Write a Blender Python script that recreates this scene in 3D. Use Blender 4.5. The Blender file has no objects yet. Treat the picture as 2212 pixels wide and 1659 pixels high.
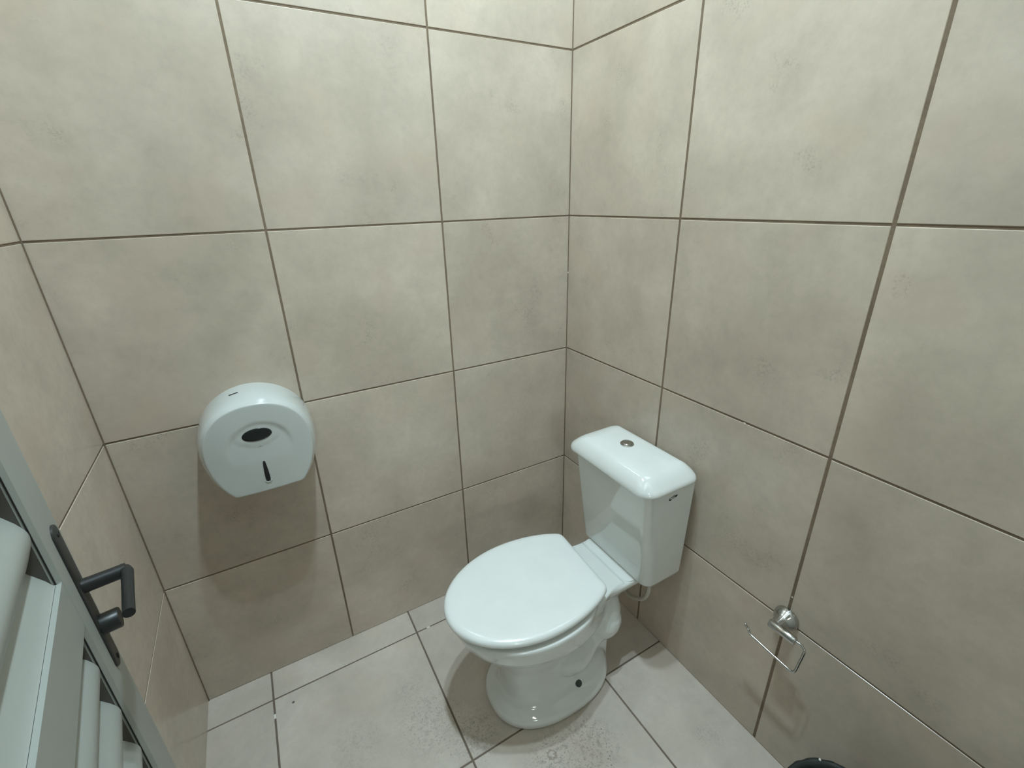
import bpy, bmesh, math, random
from mathutils import Vector, Matrix

random.seed(7)
scene = bpy.context.scene
C = scene.collection

# ------------------------------------------------------------------ camera
cam_data = bpy.data.cameras.new('camera')
cam = bpy.data.objects.new('camera', cam_data)
C.objects.link(cam)
cam_data.sensor_width = 36.0
cam_data.lens = 987.8 / 2212 * 36.0
cam_data.clip_start = 0.01
YAW, PITCH, ROLL = -0.5114, -0.3852, -0.0263
_f = Vector((-math.sin(YAW) * math.cos(PITCH), math.cos(YAW) * math.cos(PITCH), math.sin(PITCH)))
_r = Vector((math.cos(YAW), math.sin(YAW), 0))
_u = _r.cross(_f)
_r2 = _r * math.cos(ROLL) + _u * math.sin(ROLL)
_u2 = _u * math.cos(ROLL) - _r * math.sin(ROLL)
M = Matrix((_r2, _u2, -_f)).transposed().to_4x4()
M.translation = Vector((-0.9517, -1.2851, 1.3976))
cam.matrix_world = M
scene.camera = cam

# ------------------------------------------------------------------ world, lights, exposure
world = bpy.data.worlds.new('world')
scene.world = world
world.use_nodes = True
world.node_tree.nodes['Background'].inputs[0].default_value = (0.75, 0.85, 0.9, 1)
world.node_tree.nodes['Background'].inputs[1].default_value = 0.05
scene.view_settings.view_transform = 'Standard'
scene.view_settings.look = 'None'
scene.view_settings.exposure = 0.0
scene.view_settings.gamma = 1.0
scene.view_settings.use_curve_mapping = False
scene.cycles.max_bounces = 14
scene.cycles.diffuse_bounces = 8
scene.cycles.sample_clamp_indirect = 6.0

LAMP = (-0.60, -0.70, 3.13)


def light(name, kind, loc, energy, color, **kw):
    d = bpy.data.lights.new(name, kind)
    d.energy = energy
    d.color = color
    for k, v in kw.items():
        setattr(d, k, v)
    o = bpy.data.objects.new(name, d)
    o.location = loc
    C.objects.link(o)
    return o


STALL_W, CORR_W, WINDOW_W = 18.9, 5.0, 8.5
light('stall_bulb_light', 'AREA', (LAMP[0], LAMP[1] - 0.085, 3.06), STALL_W, (0.79, 1.0, 1.11), shape='DISK', size=0.065)
light('stall_bulb_light', 'AREA', (LAMP[0], LAMP[1] + 0.085, 3.06), STALL_W, (0.79, 1.0, 1.11), shape='DISK', size=0.065)
cl = light('corridor_lamp_light', 'AREA', (-1.35, -3.0, 2.92), CORR_W, (1.0, 0.97, 0.88), shape='RECTANGLE', size=0.16, size_y=0.6)
wl = light('window_daylight', 'AREA', (-1.62, -3.74, 1.58), WINDOW_W, (0.85, 0.98, 1.0), shape='RECTANGLE', size=0.30, size_y=0.26)
wl.rotation_euler = (math.pi / 2, 0, 0)

# ------------------------------------------------------------------ materials


def mat(name, color=(0.8, 0.8, 0.8), rough=0.5, metal=0.0, spec=0.5, coat=0.0):
    m = bpy.data.materials.new(name)
    m.use_nodes = True
    b = m.node_tree.nodes['Principled BSDF']
    b.inputs['Base Color'].default_value = (*color, 1)
    b.inputs['Roughness'].default_value = rough
    b.inputs['Metallic'].default_value = metal
    b.inputs['Specular IOR Level'].default_value = spec
    b.inputs['Coat Weight'].default_value = coat
    b.inputs['Coat Roughness'].default_value = 0.03
    return m


class NG:
    """small helper to wire node graphs"""

    def __init__(s, m):
        s.t = m.node_tree
        s.b = s.t.nodes['Principled BSDF']

    def n(s, typ, **kw):
        x = s.t.nodes.new(typ)
        for k, v in kw.items():
            setattr(x, k, v)
        return x

    def l(s, a, b):
        s.t.links.new(a, b)

    def noise(s, vec, scale, detail=4, rough=0.55, dist=0.0):
        x = s.n('ShaderNodeTexNoise')
        x.inputs['Scale'].default_value = scale
        x.inputs['Detail'].default_value = detail
        x.inputs['Roughness'].default_value = rough
        x.inputs['Distortion'].default_value = dist
        s.l(vec, x.inputs['Vector'])
        return x.outputs['Fac']

    def ramp(s, fac, stops):
        x = s.n('ShaderNodeValToRGB')
        e = x.color_ramp.elements
        while len(e) < len(stops):
            e.new(0.5)
        for el, (p, c) in zip(e, stops):
            el.position = p
            el.color = (c, c, c, 1) if isinstance(c, (int, float)) else (*c, 1)
        s.l(fac, x.inputs[0])
        return x.outputs['Color']

    def mix(s, fac, a, b, mode='MIX'):
        x = s.n('ShaderNodeMix', data_type='RGBA', blend_type=mode)
        for sock, v in ((x.inputs['Factor'], fac), (x.inputs['A'], a), (x.inputs['B'], b)):
            if isinstance(v, (int, float)):
                sock.default_value = v
            elif isinstance(v, tuple):
                sock.default_value = (*v, 1)
            else:
                s.l(v, sock)
        return x.outputs['Result']

    def math(s, op, a, b=None, clamp=False):
        x = s.n('ShaderNodeMath', operation=op, use_clamp=clamp)
        for i, v in enumerate((a, b)):
            if v is None:
                continue
            if isinstance(v, (int, float)):
                x.inputs[i].default_value = v
            else:
                s.l(v, x.inputs[i])
        return x.outputs[0]

    def spot(s, pos, centre, r0, r1):
        """1 inside r0 of centre, 0 outside r1 (object space metres)"""
        d = s.n('ShaderNodeVectorMath', operation='DISTANCE')
        s.l(pos, d.inputs[0])
        d.inputs[1].default_value = centre
        mr = s.n('ShaderNodeMapRange', interpolation_type='SMOOTHSTEP')
        s.l(d.outputs['Value'], mr.inputs[0])
        mr.inputs[1].default_value = r1
        mr.inputs[2].default_value = r0
        return mr.outputs[0]


def tile_material(name, light_c, dark_c, pink_c, rough, floor=False):
    m = mat(name, light_c, rough, spec=0.5)
    g = NG(m)
    tc = g.n('ShaderNodeTexCoord')
    at = g.n('ShaderNodeAttribute', attribute_name='tile_shift')
    sc_ = g.n('ShaderNodeVectorMath', operation='SCALE')
    g.l(at.outputs['Color'], sc_.inputs[0])
    sc_.inputs['Scale'].default_value = 37.0
    ad = g.n('ShaderNodeVectorMath', operation='ADD')
    g.l(tc.outputs['Object'], ad.inputs[0])
    g.l(sc_.outputs[0], ad.inputs[1])
    v = ad.outputs[0]
    big = g.noise(v, 4.5, 3, 0.5, 0.3)
    med = g.noise(v, 13, 8, 0.65, 0.2)
    fine = g.noise(v, 55, 6, 0.7)
    speck = g.noise(v, 190, 3, 0.7)
    pinkn = g.noise(v, 7.0, 3, 0.5)
    col = g.mix(g.ramp(big, [(0.32, 0), (0.66, 1)]), light_c, dark_c)
    col = g.mix(g.math('MULTIPLY', g.ramp(med, [(0.40, 0), (0.78, 1)]), 0.34), col, tuple(x * 0.66 for x in dark_c))
    col = g.mix(g.math('MULTIPLY', g.ramp(fine, [(0.42, 0), (0.75, 1)]), 0.20), col, tuple(x * 0.62 for x in dark_c))
    col = g.mix(g.math('MULTIPLY', g.ramp(pinkn, [(0.52, 0), (0.7, 1)]), 0.45), col, pink_c)
    cluster = g.ramp(g.noise(v, 9.0, 2, 0.5), [(0.63, 0), (0.72, 1)])
    spk = g.math('MULTIPLY', cluster, g.ramp(speck, [(0.5, 0), (0.62, 1)]))
    col = g.mix(g.math('MULTIPLY', spk, 0.26), col, tuple(x * 0.38 for x in dark_c))
    # per tile tone
    sep = g.n('ShaderNodeSeparateColor')
    g.l(at.outputs['Color'], sep.inputs[0])
    tone = g.math('ADD', g.math('MULTIPLY', sep.outputs[0], 0.10), 0.95)
    cmb = g.n('ShaderNodeCombineColor')
    for i in range(3):
        g.l(tone, cmb.inputs[i])
    col = g.mix(1.0, col, cmb.outputs[0], 'MULTIPLY')
    bump_h = g.math('ADD', g.math('MULTIPLY', med, 0.5), g.math('MULTIPLY', fine, 0.25))
    if floor:
        p = tc.outputs['Object']
        dirt = None
        for c, r0, r1, k in (((-0.75, -0.40, 0), 0.03, 0.15, 0.6), ((-0.66, -0.50, 0), 0.02, 0.11, 0.8), ((-0.41, -0.69, 0), 0.03, 0.12, 1.0),
                             ((-0.50, -0.68, 0), 0.03, 0.12, 0.9), ((-0.95, -0.36, 0), 0.0, 0.12, 0.45), ((-0.78, -0.28, 0), 0.0, 0.07, 0.5)):
            s_ = g.math('MULTIPLY', g.spot(p, c, r0, r1), k)
            dirt = s_ if dirt is None else g.math('MAXIMUM', dirt, s_)
        grit = g.ramp(g.noise(p, 190, 4, 0.62), [(0.55, 0), (0.66, 1)])
        smear = g.ramp(g.noise(p, 62, 5, 0.65, 0.3), [(0.50, 0), (0.68, 1)])
        mask = g.math('MULTIPLY', dirt, g.math('MAXIMUM', g.math('MULTIPLY', grit, 0.9), g.math('MULTIPLY', smear, 0.6)))
        col = g.mix(mask, col, (0.13, 0.115, 0.095))
        vo = g.n('ShaderNodeTexVoronoi')
        vo.inputs['Scale'].default_value = 95
        g.l(p, vo.inputs['Vector'])
        dots = g.ramp(vo.outputs['Distance'], [(0.10, 1), (0.22, 0)])
        vs_ = g.n('ShaderNodeSeparateColor')
        g.l(vo.outputs['Color'], vs_.inputs[0])
        pick = g.ramp(vs_.outputs[0], [(0.60, 0), (0.66, 1)])
        area = g.math('MAXIMUM', g.math('MAXIMUM', g.spot(p, (-0.345, -0.690, 0), 0.02, 0.06), g.spot(p, (-0.41, -0.735, 0), 0.03, 0.08)), g.math('MULTIPLY', g.spot(p, (-0.70, -0.48, 0), 0.02, 0.10), 0.7))
        col = g.mix(g.math('MULTIPLY', g.math('MULTIPLY', dots, pick), g.math('MULTIPLY', area, 0.85)), col, (0.05, 0.042, 0.035))
        col = g.mix(g.math('MULTIPLY', g.spot(p, (-0.42, -0.70, 0), 0.01, 0.10), 0.35), col, (0.42, 0.34, 0.27))
        # drain-coloured spot and the ring mark left by a cup
        col = g.mix(g.spot(p, (-1.097, -0.139, 0), 0.0025, 0.005), col, (0.10, 0.10, 0.09))
        ring = g.math('SUBTRACT', g.spot(p, (-0.504, -0.654, 0), 0.010, 0.015), g.spot(p, (-0.504, -0.654, 0), 0.007, 0.011))
        col = g.mix(g.math('MULTIPLY', ring, 0.6), col, (0.20, 0.14, 0.10))
    g.l(col, g.b.inputs['Base Color'])
    rr = g.math('ADD', g.math('MULTIPLY', med, 0.12), rough - 0.06)
    g.l(rr, g.b.inputs['Roughness'])
    bp = g.n('ShaderNodeBump')
    bp.inputs['Strength'].default_value = 0.05
    bp.inputs['Distance'].default_value = 0.004
    g.l(bump_h, bp.inputs['Height'])
    g.l(bp.outputs[0], g.b.inputs['Normal'])
    return m


def grout_material(name, base, spots=()):
    m = mat(name, base, 0.9, spec=0.2)
    g = NG(m)
    tc = g.n('ShaderNodeTexCoord')
    p = tc.outputs['Object']
    n1 = g.noise(p, 6, 4, 0.6)
    n2 = g.noise(p, 90, 4, 0.6)
    col = g.mix(g.ramp(n1, [(0.35, 0), (0.65, 1)]), base, tuple(x * 0.72 for x in base))
    col = g.mix(g.math('MULTIPLY', g.ramp(n2, [(0.45, 0), (0.7, 1)]), 0.35), col, tuple(x * 0.5 for x in base))
    for c, r in spots:
        col = g.mix(g.spot(p, c, r * 0.7, r), col, (0.72, 0.70, 0.64))
    g.l(col, g.b.inputs['Base Color'])
    bp = g.n('ShaderNodeBump')
    bp.inputs['Strength'].default_value = 0.4
    bp.inputs['Distance'].default_value = 0.002
    g.l(n2, bp.inputs['Height'])
    g.l(bp.outputs[0], g.b.inputs['Normal'])
    return m


TILE_L = (0.595, 0.517, 0.430)
TILE_D = (0.495, 0.427, 0.350)
TILE_P = (0.535, 0.435, 0.350)
M_WALL = tile_material('wall_tile', TILE_L, TILE_D, TILE_P, 0.23)
M_FLOOR = tile_material('floor_tile', (0.60, 0.54, 0.475), (0.50, 0.447, 0.385), (0.53, 0.45, 0.375), 0.42, floor=True)
M_GROUT = grout_material('wall_grout', (0.235, 0.180, 0.128), spots=(((0, -0.711, 0.888), 0.0045), ((0, -0.4542, 1.845), 0.006), ((0, -0.9027, 0.515), 0.003), ((0, 0, 1.16), 0.004)))
M_GROUT_F = grout_material('floor_grout', (0.20, 0.16, 0.125), spots=(((-1.1485, -0.155, 0), 0.009), ((-0.652, -0.10, 0), 0.007), ((-0.685, -0.225, 0), 0.004)))
M_PLASTER = mat('painted_plaster', (0.74, 0.74, 0.70), 0.85)


def ceramic(name, col, rough=0.07):
    m = mat(name, col, rough, spec=0.65, coat=0.6)
    g = NG(m)
    tc = g.n('ShaderNodeTexCoord')
    n = g.noise(tc.outputs['Object'], 14, 3, 0.5)
    c = g.mix(g.ramp(n, [(0.35, 0), (0.7, 1)]), col, tuple(x * 0.965 for x in col))
    g.l(c, g.b.inputs['Base Color'])
    bp = g.n('ShaderNodeBump')
    bp.inputs['Strength'].default_value = 0.03
    bp.inputs['Distance'].default_value = 0.002
    g.l(n, bp.inputs['Height'])
    g.l(bp.outputs[0], g.b.inputs['Normal'])
    return m


M_CERAMIC = ceramic('glazed_ceramic', (0.70, 0.73, 0.71))
M_SEAT = ceramic('white_seat_plastic', (0.76, 0.795, 0.78), 0.22)
M_DISP = ceramic('white_abs_plastic', (0.555, 0.59, 0.575), 0.25)
M_DARK = mat('dark_smoked_plastic', (0.012, 0.016, 0.016), 0.25)
M_HOLE = mat('dark_recess', (0.012, 0.012, 0.012), 0.8)
M_CHROME = mat('chrome', (0.52, 0.53, 0.52), 0.13, metal=1.0)
M_STEEL = mat('brushed_steel', (0.50, 0.50, 0.48), 0.28, metal=1.0)
M_BOLT = mat('weathered_bolt_cap', (0.05, 0.06, 0.055), 0.35)


def painted_alu(name, col):
    m = mat(name, col, 0.42, spec=0.45)
    g = NG(m)
    tc = g.n('ShaderNodeTexCoord')
    n = g.noise(tc.outputs['Object'], 260, 2, 0.6)
    n2 = g.noise(tc.outputs['Object'], 9, 4, 0.6)
    c = g.mix(g.math('MULTIPLY', n2, 0.35), col, tuple(x * 0.8 for x in col))
    g.l(c, g.b.inputs['Base Color'])
    bp = g.n('ShaderNodeBump')
    bp.inputs['Strength'].default_value = 0.12
    bp.inputs['Distance'].default_value = 0.0008
    g.l(n, bp.inputs['Height'])
    g.l(bp.outputs[0], g.b.inputs['Normal'])
    return m


M_ALU = painted_alu('grey_painted_aluminium', (0.36, 0.38, 0.355))
M_GASKET = mat('black_gasket', (0.015, 0.015, 0.015), 0.7)
M_INNER_STRIP = mat('dark_inner_strip', (0.095, 0.088, 0.078), 0.6)
M_BLACK = mat('black_handle_metal', (0.016, 0.018, 0.018), 0.38)
M_PLATE = mat('black_worn_plate', (0.03, 0.03, 0.028), 0.45)
M_BIN = mat('dark_bin_plastic', (0.022, 0.030, 0.027), 0.5)
M_BAG = mat('black_bag_film', (0.016, 0.022, 0.020), 0.4)
M_HOSE = mat('beige_braided_hose', (0.55, 0.52, 0.46), 0.55)
g_ = NG(M_HOSE)
_tc = g_.n('ShaderNodeTexCoord')
_w = g_.n('ShaderNodeTexWave')
_w.inputs['Scale'].default_value = 120
g_.l(_tc.outputs['Object'], _w.inputs['Vector'])
_b = g_.n('ShaderNodeBump')
_b.inputs['Strength'].default_value = 0.5
_b.inputs['Distance'].default_value = 0.001
g_.l(_w.outputs['Fac'], _b.inputs['Height'])
g_.l(_b.outputs[0], g_.b.inputs['Normal'])
M_WHITE = mat('white_enamel', (0.8, 0.8, 0.78), 0.5)
M_BULB = mat('lit_bulb', (1, 1, 1), 0.5)
M_BULB.node_tree.nodes['Principled BSDF'].inputs['Emission Color'].default_value = (0.86, 1.0, 0.93, 1)
M_BULB.node_tree.nodes['Principled BSDF'].inputs['Emission Strength'].default_value = 6.0

# ------------------------------------------------------------------ mesh helpers


def obj(name, bm, materials, parent=None, smooth=False, angle=None, fix=True):
    me = bpy.data.meshes.new(name)
    if fix:
        bmesh.ops.recalc_face_normals(bm, faces=bm.faces)
    bm.to_mesh(me)
    bm.free()
    for m in (materials if isinstance(materials, (list, tuple)) else [materials]):
        me.materials.append(m)
    o = bpy.data.objects.new(name, me)
    C.objects.link(o)
    if smooth:
        for p in me.polygons:
            p.use_smooth = True
        if angle:
            for e in me.edges:
                pass
            me.set_sharp_from_angle(angle=math.radians(angle))
    if parent:
        o.parent = parent
    return o


def thing(name, label, cat, loc=(0, 0, 0), rotz=0.0, group=None):
    o = bpy.data.objects.new(name, None)
    o.location = loc
    o.rotation_euler = (0, 0, rotz)
    o.empty_display_size = 0.05
    C.objects.link(o)
    o['label'] = label
    o['category'] = cat
    if group:
        o['group'] = group
    return o


def box(bm, p0, p1, mi=0):
    x0, y0, z0 = (min(a, b) for a, b in zip(p0, p1))
    x1, y1, z1 = (max(a, b) for a, b in zip(p0, p1))
    v = [bm.verts.new(c) for c in ((x0, y0, z0), (x1, y0, z0), (x1, y1, z0), (x0, y1, z0), (x0, y0, z1), (x1, y0, z1), (x1, y1, z1), (x0, y1, z1))]
    fs = [bm.faces.new([v[i] for i in f]) for f in ((0, 3, 2, 1), (4, 5, 6, 7), (0, 1, 5, 4), (1, 2, 6, 5), (2, 3, 7, 6), (3, 0, 4, 7))]
    for f in fs:
        f.material_index = mi
    return v


def bevel(bm, w, seg=2, ang=30):
    es = [e for e in bm.edges if len(e.link_faces) == 2 and e.calc_face_angle(0) > math.radians(ang)]
    bmesh.ops.bevel(bm, geom=es, offset=w, segments=seg, affect='EDGES', profile=0.5, clamp_overlap=True)


def loft(bm, rings, close=True, cap=True, mi=0):
    """rings: list of equal-length lists of points"""
    V = [[bm.verts.new(p) for p in r] for r in rings]
    n = len(V[0])
    for a, b in zip(V, V[1:]):
        for i in range(n if close else n - 1):
            j = (i + 1) % n
            f = bm.faces.new((a[i], a[j], b[j], b[i]))
            f.material_index = mi
    if cap:
        bm.faces.new(list(reversed(V[0]))).material_index = mi
        bm.faces.new(V[-1]).material_index = mi
    return V


def lathe(bm, prof, origin, axis, seg=40):
    """prof: (radius, distance along axis)"""
    ax = Vector(axis).normalized()
    u = ax.orthogonal().normalized()
    w = ax.cross(u)
    o = Vector(origin)
    rings = []
    for r, d in prof:
        r = max(r, 1e-5)
        rings.append([o + ax * d + (u * math.cos(2 * math.pi * k / seg) + w * math.sin(2 * math.pi * k / seg)) * r for k in range(seg)])
    loft(bm, rings)
    bmesh.ops.remove_doubles(bm, verts=bm.verts, dist=2e-5)


def smooth_path(pts, sub=8):
    P = [Vector(p) for p in pts]
    out = []
    for i in range(len(P) - 1):
        p0, p1, p2, p3 = P[max(i - 1, 0)], P[i], P[i + 1], P[min(i + 2, len(P) - 1)]
        for k in range(sub):
            t = k / sub
            out.append(0.5 * ((2 * p1) + (p2 - p0) * t + (2 * p0 - 5 * p1 + 4 * p2 - p3) * t * t + (3 * p1 - p0 - 3 * p2 + p3) * t ** 3))
    out.append(P[-1])
    return out


def tube(bm, pts, r, seg=14):
    P = [Vector(p) for p in pts]
    t0 = (P[1] - P[0]).normalized()
    u = t0.orthogonal().normalized()
    rings = []
    for i, p in enumerate(P):
        t = (P[min(i + 1, len(P) - 1)] - P[max(i - 1, 0)]).normalized()
        u = (u - t * u.dot(t)).normalized()
        w = t.cross(u)
        rr = r[i] if isinstance(r, (list, tuple)) else r
        rings.append([p + (u * math.cos(2 * math.pi * k / seg) + w * math.sin(2 * math.pi * k / seg)) * rr for k in range(seg)])
    loft(bm, rings)


def ball(bm, c, r, seg=20):
    bmesh.ops.create_uvsphere(bm, u_segments=seg, v_segments=seg // 2 + 2, radius=r, matrix=Matrix.Translation(c))


def egg(z, sf, sb, sc, w, nf, nb, n=96):
    """horizontal section of the bowl: s = distance from the back wall, w = half width"""
    out = []
    for k in range(n):
        a = 2 * math.pi * k / n
        c, s = math.cos(a), math.sin(a)
        e = nf if c >= 0 else nb
        L = (sf - sc) if c >= 0 else (sc - sb)
        out.append((sc + L * math.copysign(abs(c) ** (2 / e), c), w * math.copysign(abs(s) ** (2 / e), s), z))
    return out


# ------------------------------------------------------------------ tiled surfaces


def tiled(name, us, vs, place, thick, mats=None, gaps=(0.0050, 0.0044), end=0.0012):
    """us, vs: grout centre lines; place(u, v, d) -> world point with d = depth behind the tile face"""
    bm = bmesh.new()
    lay = bm.loops.layers.float_color.new('tile_shift')
    bv = 0.0011
    for i in range(len(us) - 1):
        for j in range(len(vs) - 1):
            u0 = us[i] + (end if i == 0 else gaps[0] / 2)
            u1 = us[i + 1] - (end if i == len(us) - 2 else gaps[0] / 2)
            v0 = vs[j] + (end if j == 0 else gaps[1] / 2)
            v1 = vs[j + 1] - (end if j == len(vs) - 2 else gaps[1] / 2)
            if u1 - u0 < 0.01 or v1 - v0 < 0.01:
                continue
            tilt = [random.uniform(0, 0.0004) for _ in range(4)]
            cols = (random.random(), random.random(), random.random(), 1)
            rings = []
            for ins, d in ((0, 0.0055), (0, bv), (bv * 0.35, bv * 0.35), (bv, 0.0)):
                rings.append([bm.verts.new(place(a, b, d + t)) for (a, b), t in zip(((u0 + ins, v0 + ins), (u1 - ins, v0 + ins), (u1 - ins, v1 - ins), (u0 + ins, v1 - ins)), tilt)])
            fs = []
            for a, b in zip(rings, rings[1:]):
                for k in range(4):
                    fs.append(bm.faces.new((a[k], a[(k + 1) % 4], b[(k + 1) % 4], b[k])))
            fs.append(bm.faces.new(rings[-1]))
            for f in fs:
                f.material_index = 0
                for lp in f.loops:
                    lp[lay] = cols
    # grout bed + body
    e = 0.0
    c = [place(a, b, d) for d in (0.0014, thick) for a, b in ((us[0] - e, vs[0]), (us[-1] + e, vs[0]), (us[-1] + e, vs[-1]), (us[0] - e, vs[-1]))]
    v = [bm.verts.new(p) for p in c]
    for f in ((0, 1, 2, 3), (7, 6, 5, 4), (0, 4, 5, 1), (1, 5, 6, 2), (2, 6, 7, 3), (3, 7, 4, 0)):
        bm.faces.new([v[k] for k in f]).material_index = 1
    o = obj(name, bm, mats or [M_WALL, M_GROUT])
    o['kind'] = 'structure'
    return o


H_CEIL = 3.20
ROWS = [0.0, 0.4411, 0.8914, 1.3413, 1.7911, 2.241, 2.69, 3.139, H_CEIL]
XC = -1.3206
YF = -1.30          # inner face of the front wall with the doorway
tiled('wall_back', [XC, -0.8905, -0.4425, 0.0], ROWS, lambda u, v, d: (u, d, v), 0.12)
tiled('wall_right', [YF, -0.9027, -0.4542, 0.0], ROWS, lambda u, v, d: (d, u, v), 0.12, gaps=(0.0066, 0.0048))
tiled('wall_left', [YF, -0.90, -0.45, 0.0], ROWS, lambda u, v, d: (XC - d, u, v), 0.12)
FX = [XC - 0.12, -1.1485, -0.6944, -0.2408, 0.12]
FY = [-3.30 - 0.45, -3.30, -2.85, -2.40, -1.95, -1.50, -1.007, -0.557, -0.100, 0.12]
# the stall floor and the corridor floor outside it are one surface
fx = [-2.95, -2.5, -2.05, -1.6] + [-1.1485, -0.6944, -0.2408, 0.2124, 0.66, 1.1]
tiled('floor', fx, FY, lambda u, v, d: (u, v, -d), 0.10, mats=[M_FLOOR, M_GROUT_F], gaps=(0.0052, 0.0048))

# grout beads down the two inside corners of the back wall
for nm, x0, x1 in (('trim_1', -0.0022, 0.001), ('trim_2', XC - 0.001, XC + 0.0022)):
    bm = bmesh.new()
    box(bm, (x0, -0.0022, 0.0), (x1, 0.001, H_CEIL))
    o = obj(nm, bm, M_GROUT)
    o['kind'] = 'structure'

# front wall: two jambs and a lintel round the doorway, in one mesh
DOOR_L, DOOR_R, DOOR_H = -1.165, -0.215, 2.12
bm = bmesh.new()
box(bm, (XC - 0.12, YF - 0.12, 0), (DOOR_L, YF, H_CEIL))
box(bm, (DOOR_R, YF - 0.12, 0), (0.12, YF, H_CEIL))
box(bm, (DOOR_L, YF - 0.12, DOOR_H), (DOOR_R, YF, H_CEIL))
o = obj('wall_front', bm, M_PLASTER)
o['kind'] = 'structure'
bm = bmesh.new()
box(bm, (-2.95, -3.75, H_CEIL), (1.1, 0.12, H_CEIL + 0.08))
o = obj('ceiling', bm, M_PLASTER)
o['kind'] = 'structure'
bm = bmesh.new()
box(bm, (-3.05, -3.85, 0), (1.2, -3.75, H_CEIL))
box(bm, (-3.05, -3.75, 0), (-2.95, YF, H_CEIL))
box(bm, (1.1, -3.75, 0), (1.2, YF, H_CEIL))
box(bm, (-2.95, YF - 0.12, 0), (XC - 0.12, YF, H_CEIL))
box(bm, (0.12, YF - 0.12, 0), (1.1, YF, H_CEIL))
o = obj('wall_corridor', bm, M_PLASTER)
o['kind'] = 'structure'

bm = bmesh.new()
for p0, p1 in (((-.20, 0, -.18), (.20, .03, -.15)), ((-.20, 0, .15), (.20, .03, .18)), ((-.20, 0, -.15), (-.165, .03, .15)), ((.165, 0, -.15), (.20, .03, .15))):
    box(bm, p0, p1)
o = obj('window_1', bm, M_ALU)
o.location = (-1.62, -3.75, 1.58)
bm = bmesh.new()
box(bm, (-.165, .004, -.15), (.165, .007, .15))
obj('window_pane', bm, M_BULB, o)
o['kind'] = 'structure'

# ------------------------------------------------------------------ lamps
lamp = thing('ceiling_light', 'white twin-bulb ceiling light above the toilet stall', 'lamp', (LAMP[0], LAMP[1], H_CEIL))
bm = bmesh.new()
lathe(bm, [(0.001, 0), (0.16, 0), (0.16, -0.012), (0.15, -0.02), (0.001, -0.022)], (0, 0, 0), (0, 0, 1), 48)
obj('lamp_base', bm, M_WHITE, lamp, True, 40)
for sgn in (-1, 1):
    bm = bmesh.new()
    lathe(bm, [(0.001, 0), (0.020, 0), (0.020, -0.045), (0.001, -0.045)], (0, sgn * 0.085, -0.02), (0, 0, 1), 24)
    obj('lamp_socket', bm, M_WHITE, lamp, True, 40)
    bm = bmesh.new()
    lathe(bm, [(.001, -.045), (.020, -.045), (.040, -.065), (.044, -.078), (.001, -.079)], (0, sgn * 0.085, -0.02), (0, 0, 1), 24)
    obj('bulb', bm, M_BULB, lamp, True, 40)
lamp2 = thing('ceiling_light', 'rectangular white ceiling light outside the stall door', 'lamp', (-1.35, -3.0, H_CEIL))
bm = bmesh.new()
box(bm, (-0.11, -0.34, -0.22), (0.11, 0.34, 0))
bevel(bm, 0.01)
obj('lamp_housing', bm, M_WHITE, lamp2)

# ------------------------------------------------------------------ toilet
TY = -0.461
toilet = thing('toilet', 'white ceramic toilet with closed lid and cistern in the tiled corner', 'toilet', (0, TY, 0), math.pi)
# inside this frame +x points away from the wall; rotz = pi keeps z up and mirrors y


def bowl_mesh():
    bm = bmesh.new()
    S = [(0.000, .582, .197, .385, .137, 2.3, 2.4), (0.006, .588, .193, .385, .141, 2.3, 2.4), (0.022, .590, .192, .385, .1425, 2.3, 2.4),
         (0.034, .585, .196, .385, .137, 2.3, 2.4), (0.042, .574, .203, .385, .126, 2.3, 2.4), (0.050, .560, .208, .385, .112, 2.3, 2.4),
         (0.065, .550, .212, .385, .101, 2.4, 2.4),
         (0.100, .545, .22, .385, .089, 2.6, 2.4), (0.150, .541, .22, .385, .083, 2.6, 2.4), (0.200, .545, .21, .385, .086, 2.5, 2.4),
         (0.235, .560, .20, .39, .098, 2.3, 2.3), (0.262, .590, .19, .41, .122, 2.1, 2.2), (0.285, .622, .20, .43, .147, 2.05, 2.2),
         (0.310, .650, .22, .445, .166, 2.0, 2.2), (0.335, .666, .24, .455, .1735, 2.0, 2.2), (0.352, .672, .26, .457, .1755, 2.0, 2.2),
         (0.366, .677, .272, .458, .1775, 2.0, 2.4), (0.380, .681, .272, .458, .1785, 2.0, 2.4), (0.3875, .679, .278, .458, .1765, 2.0, 2.4)]
    loft(bm, [egg(*s) for s in S])
    return bm


def deck_mesh():
    bm = bmesh.new()
    n = 8
    S = [(0.20, .34, .185, .26, .055, 3, 3), (0.26, .36, .165, .27, .070, 3, 3), (0.315, .37, .125, .25, .088, 4, 5), (0.330, .38, .075, .25, .100, 6, 8),
         (0.340, .38, .040, .25, .105, 8, 9), (0.353, .38, .036, .25, .106, 8, 9), (0.357, .375, .040, .25, .102, 8, 9)]
    loft(bm, [egg(*s) for s in S])
    return bm


def flare_mesh():
    # shoulders that widen from the shelf into the bowl
    bm = bmesh.new()
    rings = []
    for z, k in ((0.305, .80), (0.335, .97), (0.358, 1.0), (0.363, .98)):
        r = []
        for s, w in ((.19, .098), (.215, .100), (.24, .105), (.265, .113), (.295, .128), (.325, .143), (.36, .156), (.40, .165)):
            r.append((s, w * k, z))
        rings.append(r + [(s, -w, z_) for s, w, z_ in reversed(r)])
    loft(bm, rings)
    return bm


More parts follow.
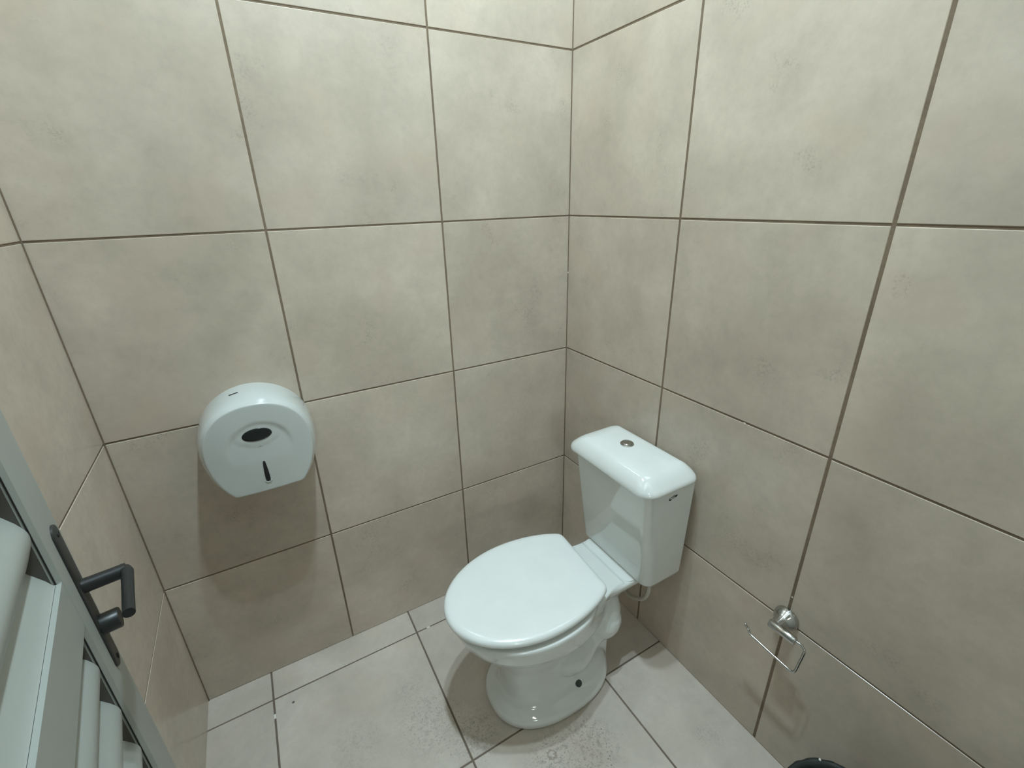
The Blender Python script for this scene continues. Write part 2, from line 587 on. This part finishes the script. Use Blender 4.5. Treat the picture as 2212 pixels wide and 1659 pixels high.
body = bmesh.new()
b = bmesh.new()
loft(b, [egg(z, .44, sb, .31, w, 2.3, 2.4) for z, sb, w in ((.002, .200, .122), (.03, .197, .124), (.055, .200, .116), (.075, .206, .104), (.088, .215, .088), (.095, .23, .06))])
parts = [bowl_mesh(), deck_mesh(), flare_mesh(), b]
for sgn in (-1, 1):
    b = bmesh.new()
    path = smooth_path([(.400, sgn * .046, .135), (.352, sgn * .056, .128), (.302, sgn * .057, .143), (.260, sgn * .054, .175), (.228, sgn * .052, .215), (.222, sgn * .045, .265), (.24, sgn * .03, .31)], 6)
    rr = []
    for i in range(len(path)):
        t = i / (len(path) - 1)
        rr.append(0.043 + 0.012 * math.exp(-((t - .20) / .15) ** 2) - 0.006 * math.exp(-((t - .42) / .09) ** 2) + 0.013 * math.exp(-((t - .70) / .18) ** 2))
    tube(b, path, rr, 22)
    ball(b, (.400, sgn * .046, .135), .043)
    parts.append(b)
    b = bmesh.new()
    ball(b, (.228, sgn * .048, .205), .066)
    parts.append(b)
b = bmesh.new()
box(b, (.20, -.06, .01), (.42, .06, .30))
parts.append(b)
tmp = bpy.data.meshes.new('tmp')
for b in parts:
    bmesh.ops.recalc_face_normals(b, faces=b.faces)
    b.to_mesh(tmp)
    body.from_mesh(tmp)
    b.free()
bowl = obj('bowl', body, M_CERAMIC, toilet, True, fix=False)
rm = bowl.modifiers.new('merge', 'REMESH')
rm.mode = 'VOXEL'
rm.voxel_size = 0.0028
rm.use_smooth_shade = True
sm = bowl.modifiers.new('glaze', 'SMOOTH')
sm.factor = 0.5
sm.iterations = 14
# raised pad the cistern stands on
bm = bmesh.new()
loft(bm, [egg(z, sf, .035, .12, w, 9, 9, 64) for z, sf, w in ((.350, .184, .1035), (.3585, .182, .1025), (.3605, .177, .099))])
obj('cistern_pad', bm, M_CERAMIC, bowl, True, 50)


def ring_inset(pts, d):
    out = []
    n = len(pts)
    for i in range(n):
        a, b = Vector(pts[i - 1][:2]), Vector(pts[(i + 1) % n][:2])
        t = (b - a).normalized()
        nrm = Vector((-t.y, t.x))
        out.append((pts[i][0] + nrm.x * d, pts[i][1] + nrm.y * d))
    return out


def seat_outline(n=140):
    raw = []
    sc, w, af, ab = .460, .1720, .235, .270
    cut = .268
    for k in range(n * 4):
        a = 2 * math.pi * k / (n * 4)
        c, s = math.cos(a), math.sin(a)
        x = sc + (af if c >= 0 else ab) * c
        y = w * s
        raw.append((max(x, cut + y * 0.07), y))
    for _ in range(60):
        raw = [((raw[i - 1][0] + 2 * raw[i][0] + raw[(i + 1) % len(raw)][0]) / 4, (raw[i - 1][1] + 2 * raw[i][1] + raw[(i + 1) % len(raw)][1]) / 4) for i in range(len(raw))]
    # even spacing
    L = [0]
    for i in range(len(raw)):
        a, b = raw[i], raw[(i + 1) % len(raw)]
        L.append(L[-1] + math.hypot(a[0] - b[0], a[1] - b[1]))
    out = []
    j = 0
    for k in range(n):
        t = L[-1] * k / n
        while L[j + 1] < t:
            j += 1
        f = (t - L[j]) / max(L[j + 1] - L[j], 1e-9)
        a, b = raw[j % len(raw)], raw[(j + 1) % len(raw)]
        out.append((a[0] + (b[0] - a[0]) * f, a[1] + (b[1] - a[1]) * f))
    return out


SO = seat_outline()


def plate_from(outline, prof):
    bm = bmesh.new()
    cx = sum(p[0] for p in outline) / len(outline)
    cy = sum(p[1] for p in outline) / len(outline)
    rings = []
    for z, ins in prof:
        if ins < 0.016:
            r = ring_inset(outline, ins)
        else:
            k = 1 - (ins - 0.015) / 0.2
            r0 = ring_inset(outline, 0.015)
            r = [(cx + (p[0] - cx) * k, cy + (p[1] - cy) * k) for p in r0]
        rings.append([(p[0], p[1], z) for p in r])
    loft(bm, rings)
    return bm


SI = [(.466 + (x - .466) * .93, y * .925) for x, y in SO]
seat = obj('seat', plate_from(SI, [(.3895, .012), (.3895, .006), (.391, .003), (.398, .003), (.4005, .007), (.4005, .012)]), M_SEAT, toilet, True, 60)
seat_lid = obj('seat_lid', plate_from(SO, [(.4025, .010), (.4022, .005), (.4045, .0012), (.409, .0), (.4145, .0008), (.4185, .004), (.4210, .009), (.4225, .017), (.4232, .03), (.4238, .06), (.4243, .12), (.4246, .17)]), M_SEAT, toilet, True, 60)
# hinge block between seat and shelf (mostly hidden under the lid)
for sgn in (-1, 1):
    bm = bmesh.new()
    lathe(bm, [(.001, -.020), (.0085, -.020), (.0095, -.017), (.0095, .017), (.0085, .020), (.001, .020)], (.292, sgn * .062, .392), (0, 1, 0), 20)
    box(bm, (.282, sgn * .062 - .010, .362), (.302, sgn * .062 + .010, .392))
    obj('seat_hinge', bm, M_SEAT, toilet, True, 40)


def rrect(z, x0, x1, w, r, n=14, y0=0.0):
    """rounded rectangle ring, corners of radius r (front, back)"""
    rf, rb = r
    out = []
    for cx, cy, a0, rad in ((x1 - rf, w - rf, 0, rf), (x0 + rb, w - rb, 90, rb), (x0 + rb, -w + rb, 180, rb), (x1 - rf, -w + rf, 270, rf)):
        for k in range(n + 1):
            a = math.radians(a0 + 90 * k / n)
            out.append((cx + rad * math.cos(a), y0 + cy + rad * math.sin(a), z))
    return out


bm = bmesh.new()
T = []
for z, ins in ((.3500, .030), (.3508, .015), (.3540, .007), (.360, .002), (.368, 0.0)):
    T.append((z, ins))
rings = []
for z, ins in T + [(.45, 0), (.52, 0), (.60, 0), (.69, 0)]:
    t = (z - .355) / .335
    x1 = .156 + .040 * t
    w = .1465 + .0105 * t
    rings.append(rrect(z, .014 + ins, x1 - ins, w - ins, (max(.030 - ins * .3, .012), .014), y0=.004))
loft(bm, rings)
tank = obj('cistern', bm, M_CERAMIC, toilet, True, 60)
# small opening with a metal clip under the lid on the right side
bm = bmesh.new()
cy = .1556 + .004
for (x, z, r) in ((.094, .6655, .0062), (.104, .6635, .0058), (.114, .661, .0062)):
    lathe(bm, [(.0005, 0), (r, 0), (r * .9, .0012), (.0005, .0012)], (x, cy - .0005, z), (0, 1, 0.03), 16)
obj('overflow_hole', bm, M_HOLE, tank, True, 40)
bm = bmesh.new()
tube(bm, [(.100, cy + .0015, .668), (.108, cy + .003, .664), (.118, cy + .0015, .663)], .0016, 8)
obj('clip', bm, M_STEEL, tank, True)

bm = bmesh.new()
rings = []
for z, ins in ((.692, .010), (.6892, .004), (.6902, .0012), (.6925, 0), (.697, .0004), (.704, .0022), (.712, .0060), (.720, .0115), (.727, .0175), (.7325, .0240), (.7360, .0305), (.7376, .0370), (.7384, .046), (.7388, .060), (.7391, .075)):
    r = rrect(z, .012 + ins, .213 - ins, .172 - ins, (max(.046 - ins * .5, .012), max(.036 - ins * .5, .010)))
    if z > .70:
        rr_ = []
        for x, y, zz in r:
            a = max(0.0, (abs(y) - .100) / .07)
            drop = .018 * min(a, 1.1) ** 1.7 + (0.0009 if abs(y) > .100 else 0)
            rr_.append((x, y, zz - drop * min(1, (zz - .700) / .036)))
        r = rr_
    rings.append(r)
loft(bm, rings)
tank_lid = obj('cistern_lid', bm, M_CERAMIC, toilet, True, 60)
bm = bmesh.new()
BX, BY = .108, -.016
BZ = .7385
lathe(bm, [(.0005, -.001), (.0195, -.001), (.0195, .002), (.018, .0038), (.0155, .0038), (.0145, .0022), (.0005, .0022)], (BX, BY, BZ), (0, 0, 1), 40)
ringo = obj('flush_button', bm, M_STEEL, tank_lid, True, 35)
bm = bmesh.new()
lathe(bm, [(.0005, .0015), (.0138, .0015), (.0138, .0036), (.0115, .0052), (.0075, .0044), (.0005, .0036)], (BX, BY, BZ), (0, 0, 1), 40)
obj('flush_button', bm, M_CHROME, tank_lid, True, 35)

# floor bolts
for sgn, lab in ((1, 'dark round floor bolt cap'), (-1, None)):
    bm = bmesh.new()
    nrm = Vector((0.0, sgn * 0.80, 0.60)).normalized()
    c = Vector((.350, sgn * .1075, .064))
    lathe(bm, [(.0005, -.010), (.0102, -.010), (.0102, .0015), (.0090, .003), (.0060, .0032), (.0045, .0062), (.0005, .0068)], c, nrm, 24)
    b_ = obj('floor_bolt', bm, M_BOLT, toilet, True, 35)
    if lab:
        b_['label'] = lab

# ------------------------------------------------------------------ water supply hose
TINV = Matrix.Rotation(math.pi, 4, 'Z') @ Matrix.Translation((0, -TY, 0))
hp = smooth_path([(-.085, -.558, .352), (-.084, -.560, .30), (-.083, -.557, .262), (-.080, -.540, .222), (-.074, -.502, .185), (-.064, -.46, .160), (-.046, -.425, .150), (-.022, -.402, .150)], 8)
bm = bmesh.new()
tube(bm, [TINV @ Vector(p) for p in hp], 0.0065, 14)
hose = obj('supply_hose', bm, M_HOSE, toilet, True)
hose['label'] = 'beige braided hose'
bm = bmesh.new()
lathe(bm, [(.0005, 0), (.011, 0), (.012, .004), (.012, .022), (.009, .026), (.0005, .026)], TINV @ Vector((-.085, -.559, .326)), (0, 0, 1), 6)
obj('hose_nut', bm, M_WHITE, hose)
bm = bmesh.new()
lathe(bm, [(.0005, 0), (.020, 0), (.019, .004), (.010, .006), (.010, .026), (.0005, .028)], TINV @ Vector((-.0005, -.402, .150)), TINV.to_3x3() @ Vector((-1, 0, 0)), 24)
obj('hose_valve', bm, M_CHROME, hose, True, 40)

# ------------------------------------------------------------------ toilet paper dispenser (round, on the back wall)
disp = thing('paper_dispenser', 'white round-topped toilet paper dispenser mounted on the back wall', 'paper dispenser', (-1.0105, 0, 0.842))
RB = .1335


def disp_outline(R, zb, n=176, ne=2.0):
    """round top, longer tapering sides, closed by a straight bottom at z = zb"""
    zz = R * 1.30
    a0 = math.asin(zb / zz)
    na = int(n * .78)
    pts = []
    for k in range(na):
        a = a0 + (math.pi - 2 * a0) * k / (na - 1)
        c, s_ = math.cos(a), math.sin(a)
        if s_ > 0:
            pts.append((R * math.copysign(abs(c) ** (2 / ne), c), R * s_ ** (2 / ne)))
        else:
            pts.append((R * c, zz * s_))
    xb = R * math.cos(a0)
    nb = n - na
    for k in range(1, nb + 1):
        t = k / (nb + 1)
        pts.append((-xb + 2 * xb * t, zb))
    for _ in range(2):
        pts = [((pts[i - 1][0] + 2 * pts[i][0] + pts[(i + 1) % len(pts)][0]) / 4, (pts[i - 1][1] + 2 * pts[i][1] + pts[(i + 1) % len(pts)][1]) / 4) for i in range(len(pts))]
    return pts


def disp_front(x, z):
    """how far the cover stands off the wall"""
    d = .1240 - 0.60 * x * x - 0.45 * max(0, z) ** 2
    q = math.hypot(x - .002, z + .000)
    fall = max(0.0, min(1.0, 1 - (0.040 - z) / 0.070))
    sstep = lambda t: max(0, min(1, t)) ** 2 * (3 - 2 * max(0, min(1, t)))
    d -= 0.0036 * fall * (1 - sstep((q - .064) / .010))
    # shallow boss round the window
    e = math.hypot(x / .044, (z - .040) / .026)
    d += 0.0014 * (1 - sstep((e - .8) / .5))
    return d


bm = bmesh.new()
ky = 1.0
rings = []
zb = -.117
for y, k, ne in ((0.0, 1.0, 2), (-.020, 1.0, 2), (-.055, .993, 2.05), (-.080, .974, 2.1), (-.098, .945, 2.2), (-.108, .918, 2.25)):
    rings.append([(p[0], y, p[1]) for p in disp_outline(RB * k, zb - .010 * (1 + y / .108), ne=ne)])
o0 = disp_outline(RB * .895, zb, ne=2.25)
for k, off in ((1.0, .0045), (.992, .0018), (.980, .0004), (.965, 0.0), (.94, 0.0), (.90, 0), (.86, 0), (.80, 0), (.74, 0), (.70, 0), (.66, 0), (.62, 0), (.58, 0), (.54, 0), (.50, 0), (.46, 0), (.42, 0), (.38, 0), (.32, 0), (.26, 0), (.2, 0), (.14, 0), (.08, 0), (.02, 0)):
    r = []
    for px_, pz_ in o0:
        x, z = px_ * k, pz_ * k
        r.append((x, -(disp_front(x, z) - off), z))
    rings.append(r)
loft(bm, rings)
cover = obj('cover', bm, M_DISP, disp, True, 50)
# smoked window
bm = bmesh.new()
rings = []
for k, dy in ((1.0, -.004), (1.0, .0006), (.94, .0014), (.7, .0018), (.3, .0020), (.02, .0020)):
    r = []
    for i in range(48):
        a = 2 * math.pi * i / 48
        x, z = .0325 * k * math.cos(a), .040 + .0155 * k * math.sin(a) * (1.12 if math.sin(a) > 0 else 0.95)
        r.append((x, -(disp_front(x, z) + dy), z))
    rings.append(r)
loft(bm, rings)
w_ = obj('window', bm, M_DARK, cover, True, 60)
w_['label'] = 'dark oval window'
bm = bmesh.new()
rings = []
for dy in (-.004, .0016):
    r = []
    for i in range(40):
        a = 2 * math.pi * i / 40
        zz = -.060 + .0285 * math.sin(a)
        ww = .0047 - .0016 * math.sin(a)
        x = ww * math.copysign(abs(math.cos(a)) ** .32, math.cos(a))
        r.append((x, -(disp_front(x, zz) + dy), zz))
    rings.append(r)
loft(bm, rings)
s_ = obj('paper_slot', bm, M_HOLE, cover, True, 60)
s_['label'] = 'dark tapering slot'
bm = bmesh.new()
tube(bm, smooth_path([(x, -(disp_front(x, zz) + .0005), zz) for x, zz in ((-.0070, -.086), (-.005, -.0900), (0, -.0912), (.005, -.0900), (.0070, -.086))], 5), .0014, 8)
obj('slot_lip', bm, M_DISP, cover, True)
bm = bmesh.new()
ang = math.radians(102)
box(bm, (-.0105, -.003, -.0006), (.0105, .003, .0008))
bmesh.ops.transform(bm, verts=bm.verts, matrix=Matrix.Translation((-.030, -.052, RB * .9775)) @ Matrix.Rotation(math.radians(-10), 4, 'Y') @ Matrix.Rotation(math.radians(2), 4, 'Z'))
for v in bm.verts:
    v.co.y = -.052 + (v.co.y + .052) * 0.28
obj('lock_slot', bm, M_HOLE, cover)
bm = bmesh.new()
box(bm, (-.003, -(disp_front(0, .010) + .0003), .0085), (.004, -(disp_front(0, .010) - .002), .0105))
obj('embossed_mark', bm, M_ALU, cover)

# ------------------------------------------------------------------ chrome toilet roll holder on the right wall
hold = thing('roll_holder', 'empty chrome toilet roll holder on the right wall beside the cistern', 'toilet roll holder', (0, -0.904, 0.452))
bm = bmesh.new()
lathe(bm, [(.0005, 0.0), (.0290, 0.0), (.0290, .003), (.0278, .008), (.0245, .0145), (.0200, .0205), (.0168, .027), (.0150, .036), (.0135, .0450), (.0005, .0455)], (0, 0, 0), (-1, 0, 0), 48)
obj('wall_mount', bm, M_CHROME, hold, True, 50)
bm = bmesh.new()
lathe(bm, [(.0005, -.0135), (.0085, -.0135), (.0100, -.0115), (.0100, .0455), (.0088, .0480), (.0005, .0480)], (-.047, 0, .001), (0, -1, 0), 32)
obj('sleeve', bm, M_CHROME, hold, True, 50)
bm = bmesh.new()
path = smooth_path([(-.047, -.030, .001), (-.047, -.040, .001), (-.046, -.050, .002), (-.045, -.060, .001), (-.046, -.0685, -.006), (-.047, -.0690, -.018), (-.049, -.0665, -.048), (-.050, -.0645, -.070), (-.050, -.0605, -.0795), (-.050, -.0520, -.0830), (-.050, -.020, -.0805), (-.050, .020, -.0770), (-.050, .043, -.0745), (-.050, .049, -.072), (-.050, .0565, -.063), (-.050, .066, -.055)], 6)
tube(bm, path, .0029, 12)
obj('wire_arm', bm, M_CHROME, hold, True)

# ------------------------------------------------------------------ waste bin
bin_ = thing('waste_bin', 'dark round waste bin lined with a black bag, against the right wall', 'bin', (-0.158, -1.160, 0))
bm = bmesh.new()
lathe(bm, [(.0005, 0), (.088, 0), (.092, .004), (.109, .230), (.1145, .236), (.1145, .244), (.109, .247), (.1060, .238), (.090, .010), (.0005, .010)], (0, 0, 0), (0, 0, 1), 64)
obj('bucket', bm, M_BIN, bin_, True, 40)
bm = bmesh.new()
rings = []
n = 120
for k, (r, z) in enumerate(((.1162, .195), (.1165, .220), (.1172, .240), (.1155, .2485), (.110, .2505), (.104, .245), (.098, .21), (.088, .14), (.060, .07), (.001, .05))):
    ring = []
    for i in range(n):
        a = 2 * math.pi * i / n
        j = (math.sin(a * 17 + k) * .5 + math.sin(a * 29 + 2.1 * k) * .35 + math.sin(a * 7 + .5 * k) * .4)
        amp = .0012 if r > .09 else .004
        ring.append(((r + j * amp) * math.cos(a), (r + j * amp) * math.sin(a), z + (j * .003 if k in (0, 5, 6) else j * .0006)))
    rings.append(ring)
loft(bm, rings, cap=False)
obj('bin_bag', bm, M_BAG, bin_, True, fix=True)
fl = bmesh.new()
bmesh.ops.create_icosphere(fl, subdivisions=2, radius=.0026, matrix=Matrix.Translation((.068, .088, .2515)) @ Matrix.Diagonal((.8, 1, 1.4, 1)))
obj('white_fleck', fl, M_WHITE, bin_, True)

# ------------------------------------------------------------------ door (louvred aluminium, swung inwards at the left)
TD = Vector((-0.159, 0.987, 0)).normalized()     # from hinge towards the free edge
ND = Vector((TD.y, -TD.x, 0))                    # room side normal
CAMP = Vector((-0.9517, -1.2851, 0))
O_ = CAMP - ND * 0.18                            # foot of the camera on the door face
door = bpy.data.objects.new('door_1', None)
C.objects.link(door)
door['kind'] = 'structure'
door.matrix_world = Matrix(((ND.x, TD.x, 0, O_.x), (ND.y, TD.y, 0, O_.y), (0, 0, 1, 0), (0, 0, 0, 1)))
# local: x = out of the face, y = along the leaf towards the free edge, z up
D0, D1, DTOP, DBOT = -0.005, 0.832, 2.09, 0.012
bm = bmesh.new()
# free-edge stile: flat face, slanted bead, gasket groove
prof = [(-.034, .832), (-.002, .832), (.0, .830), (.0, .7425), (-.0052, .7400), (-.0080, .7400), (-.0080, .7390), (-.0095, .7390), (-.0095, .7400), (-.034, .7400)]
loft(bm, [[(x, y, z) for x, y in prof] for z in (DBOT, DTOP)])
for v in [v for v in bm.verts]:
    pass
obj('stile', bm, M_ALU, door)
bm = bmesh.new()
box(bm, (-.0072, .7394, DBOT + .14), (-.0056, .7404, DTOP - .1))
obj('gasket', bm, M_GASKET, door)
bm = bmesh.new()
box(bm, (-.0335, .7388, DBOT + .14), (-.0098, .7401, DTOP - .1))  # dark strip over the stile's inner wall, beside the slat ends
obj('inner_wall_strip', bm, M_INNER_STRIP, door)
bm = bmesh.new()
box(bm, (-.034, D0, DBOT), (0, .10, DTOP))
bevel(bm, .002)
obj('stile', bm, M_ALU, door)
for z0, z1, x1 in ((0.861, 0.942, -.0005), (DBOT, 0.15, -.001), (DTOP - .10, DTOP, -.001)):
    bm = bmesh.new()
    box(bm, (-.030, .10, z0), (x1, .7400, z1))
    if z0 == .861:
        # corner of the rail runs over the bead up to the flat of the stile
        box(bm, (-.0100, .7395, z0), (x1, .7422, z1))
    obj('mid_rail' if z0 == .861 else 'rail', bm, M_ALU, door)


def louvre(zlo, zhi, znose):
    bm = bmesh.new()
    pitch = .0915
    pr = [(-.0310, .052), (-.0250, .034), (-.0130, .014), (-.0085, .004), (-.0068, -.002), (-.0064, -.008), (-.0072, -.016), (-.0094, -.022), (-.0180, -.042), (-.0240, -.052), (-.0310, -.0600)]
    k0 = int((znose - zhi) / pitch) - 1
    for k in range(-30, 30):
        zn = znose + k * pitch
        if zn + .052 < zlo + .002 or zn - .060 > zhi - .002:
            continue
        outer = [(x, min(max(zn + dz, zlo), zhi)) for x, dz in pr]
        inner = [(x - .0016, z) for x, z in reversed(outer)]
        ring = outer + inner
        loft(bm, [[(x, y, z) for x, z in ring] for y in (.0995, .7386)])
    return bm


def back_fill(bm, z0, z1):
    box(bm, (-.0345, .099, z0), (-.0325, .7398, z1))


for zlo, zhi, zn in ((0.942, DTOP - .10, 1.031), (0.15, 0.861, 0.793)):
    bm = louvre(zlo, zhi, zn)
    back_fill(bm, zlo, zhi)
    p_ = obj('louvre_panel', bm, M_ALU, door, True, 40)

# handle set
PY, PZ = .796, .8640
bm = bmesh.new()
rings = []
for x, ins in ((0.0, 0), (.0022, 0), (.0032, .0008), (.0037, .002)):
    r = []
    for k in range(64):
        a = 2 * math.pi * k / 64
        cx, sz = math.cos(a), math.sin(a)
        w = .0155 - ins
        h = .1340 - ins
        # stadium
        zc = (h - w) * (1 if sz > 0 else -1)
        r.append((x, PY + w * cx, PZ + zc + w * sz))
    rings.append(r)
loft(bm, rings)
plate = obj('handle_plate', bm, M_PLATE, door, True, 35)
bm = bmesh.new()
HZ = .889
lathe(bm, [(.0005, 0), (.0112, 0), (.0108, .008), (.0105, .050), (.0005, .050)], (.0035, PY, HZ), (1, 0, 0), 28)
path = [(.0435, PY, HZ), (.0480, PY - .0005, HZ), (.0520, PY - .003, HZ), (.0540, PY - .008, HZ), (.0545, PY - .016, HZ), (.0546, PY - .06, HZ), (.0547, PY - .104, HZ)]
tube(bm, path, [.0104, .0102, .0096, .0086, .0078, .0075, .0075], 20)
obj('lever', bm, M_BLACK, plate, True, 45)
bm = bmesh.new()
lathe(bm, [(.0005, 0), (.0160, 0), (.0160, .021), (.0150, .0225), (.0005, .0225)], (.0035, PY, .8125), (1, 0, 0), 28)
k_ = obj('lock_cylinder', bm, M_BLACK, plate, True, 35)
for z in (PZ + .119, PZ - .119):
    bm = bmesh.new()
    lathe(bm, [(.0005, 0), (.0045, 0), (.0040, .0016), (.0005, .0018)], (.0035, PY, z), (1, 0, 0), 16)
    obj('screw', bm, M_HOLE, plate, True, 40)
for z in (0.25, 1.05, 1.85):
    bm = bmesh.new()
    lathe(bm, [(.0005, -.05), (.007, -.05), (.007, .05), (.0005, .05)], (-.017, D0 - .006, z), (0, 0, 1), 16)
    obj('hinge', bm, M_STEEL, door, True, 40)
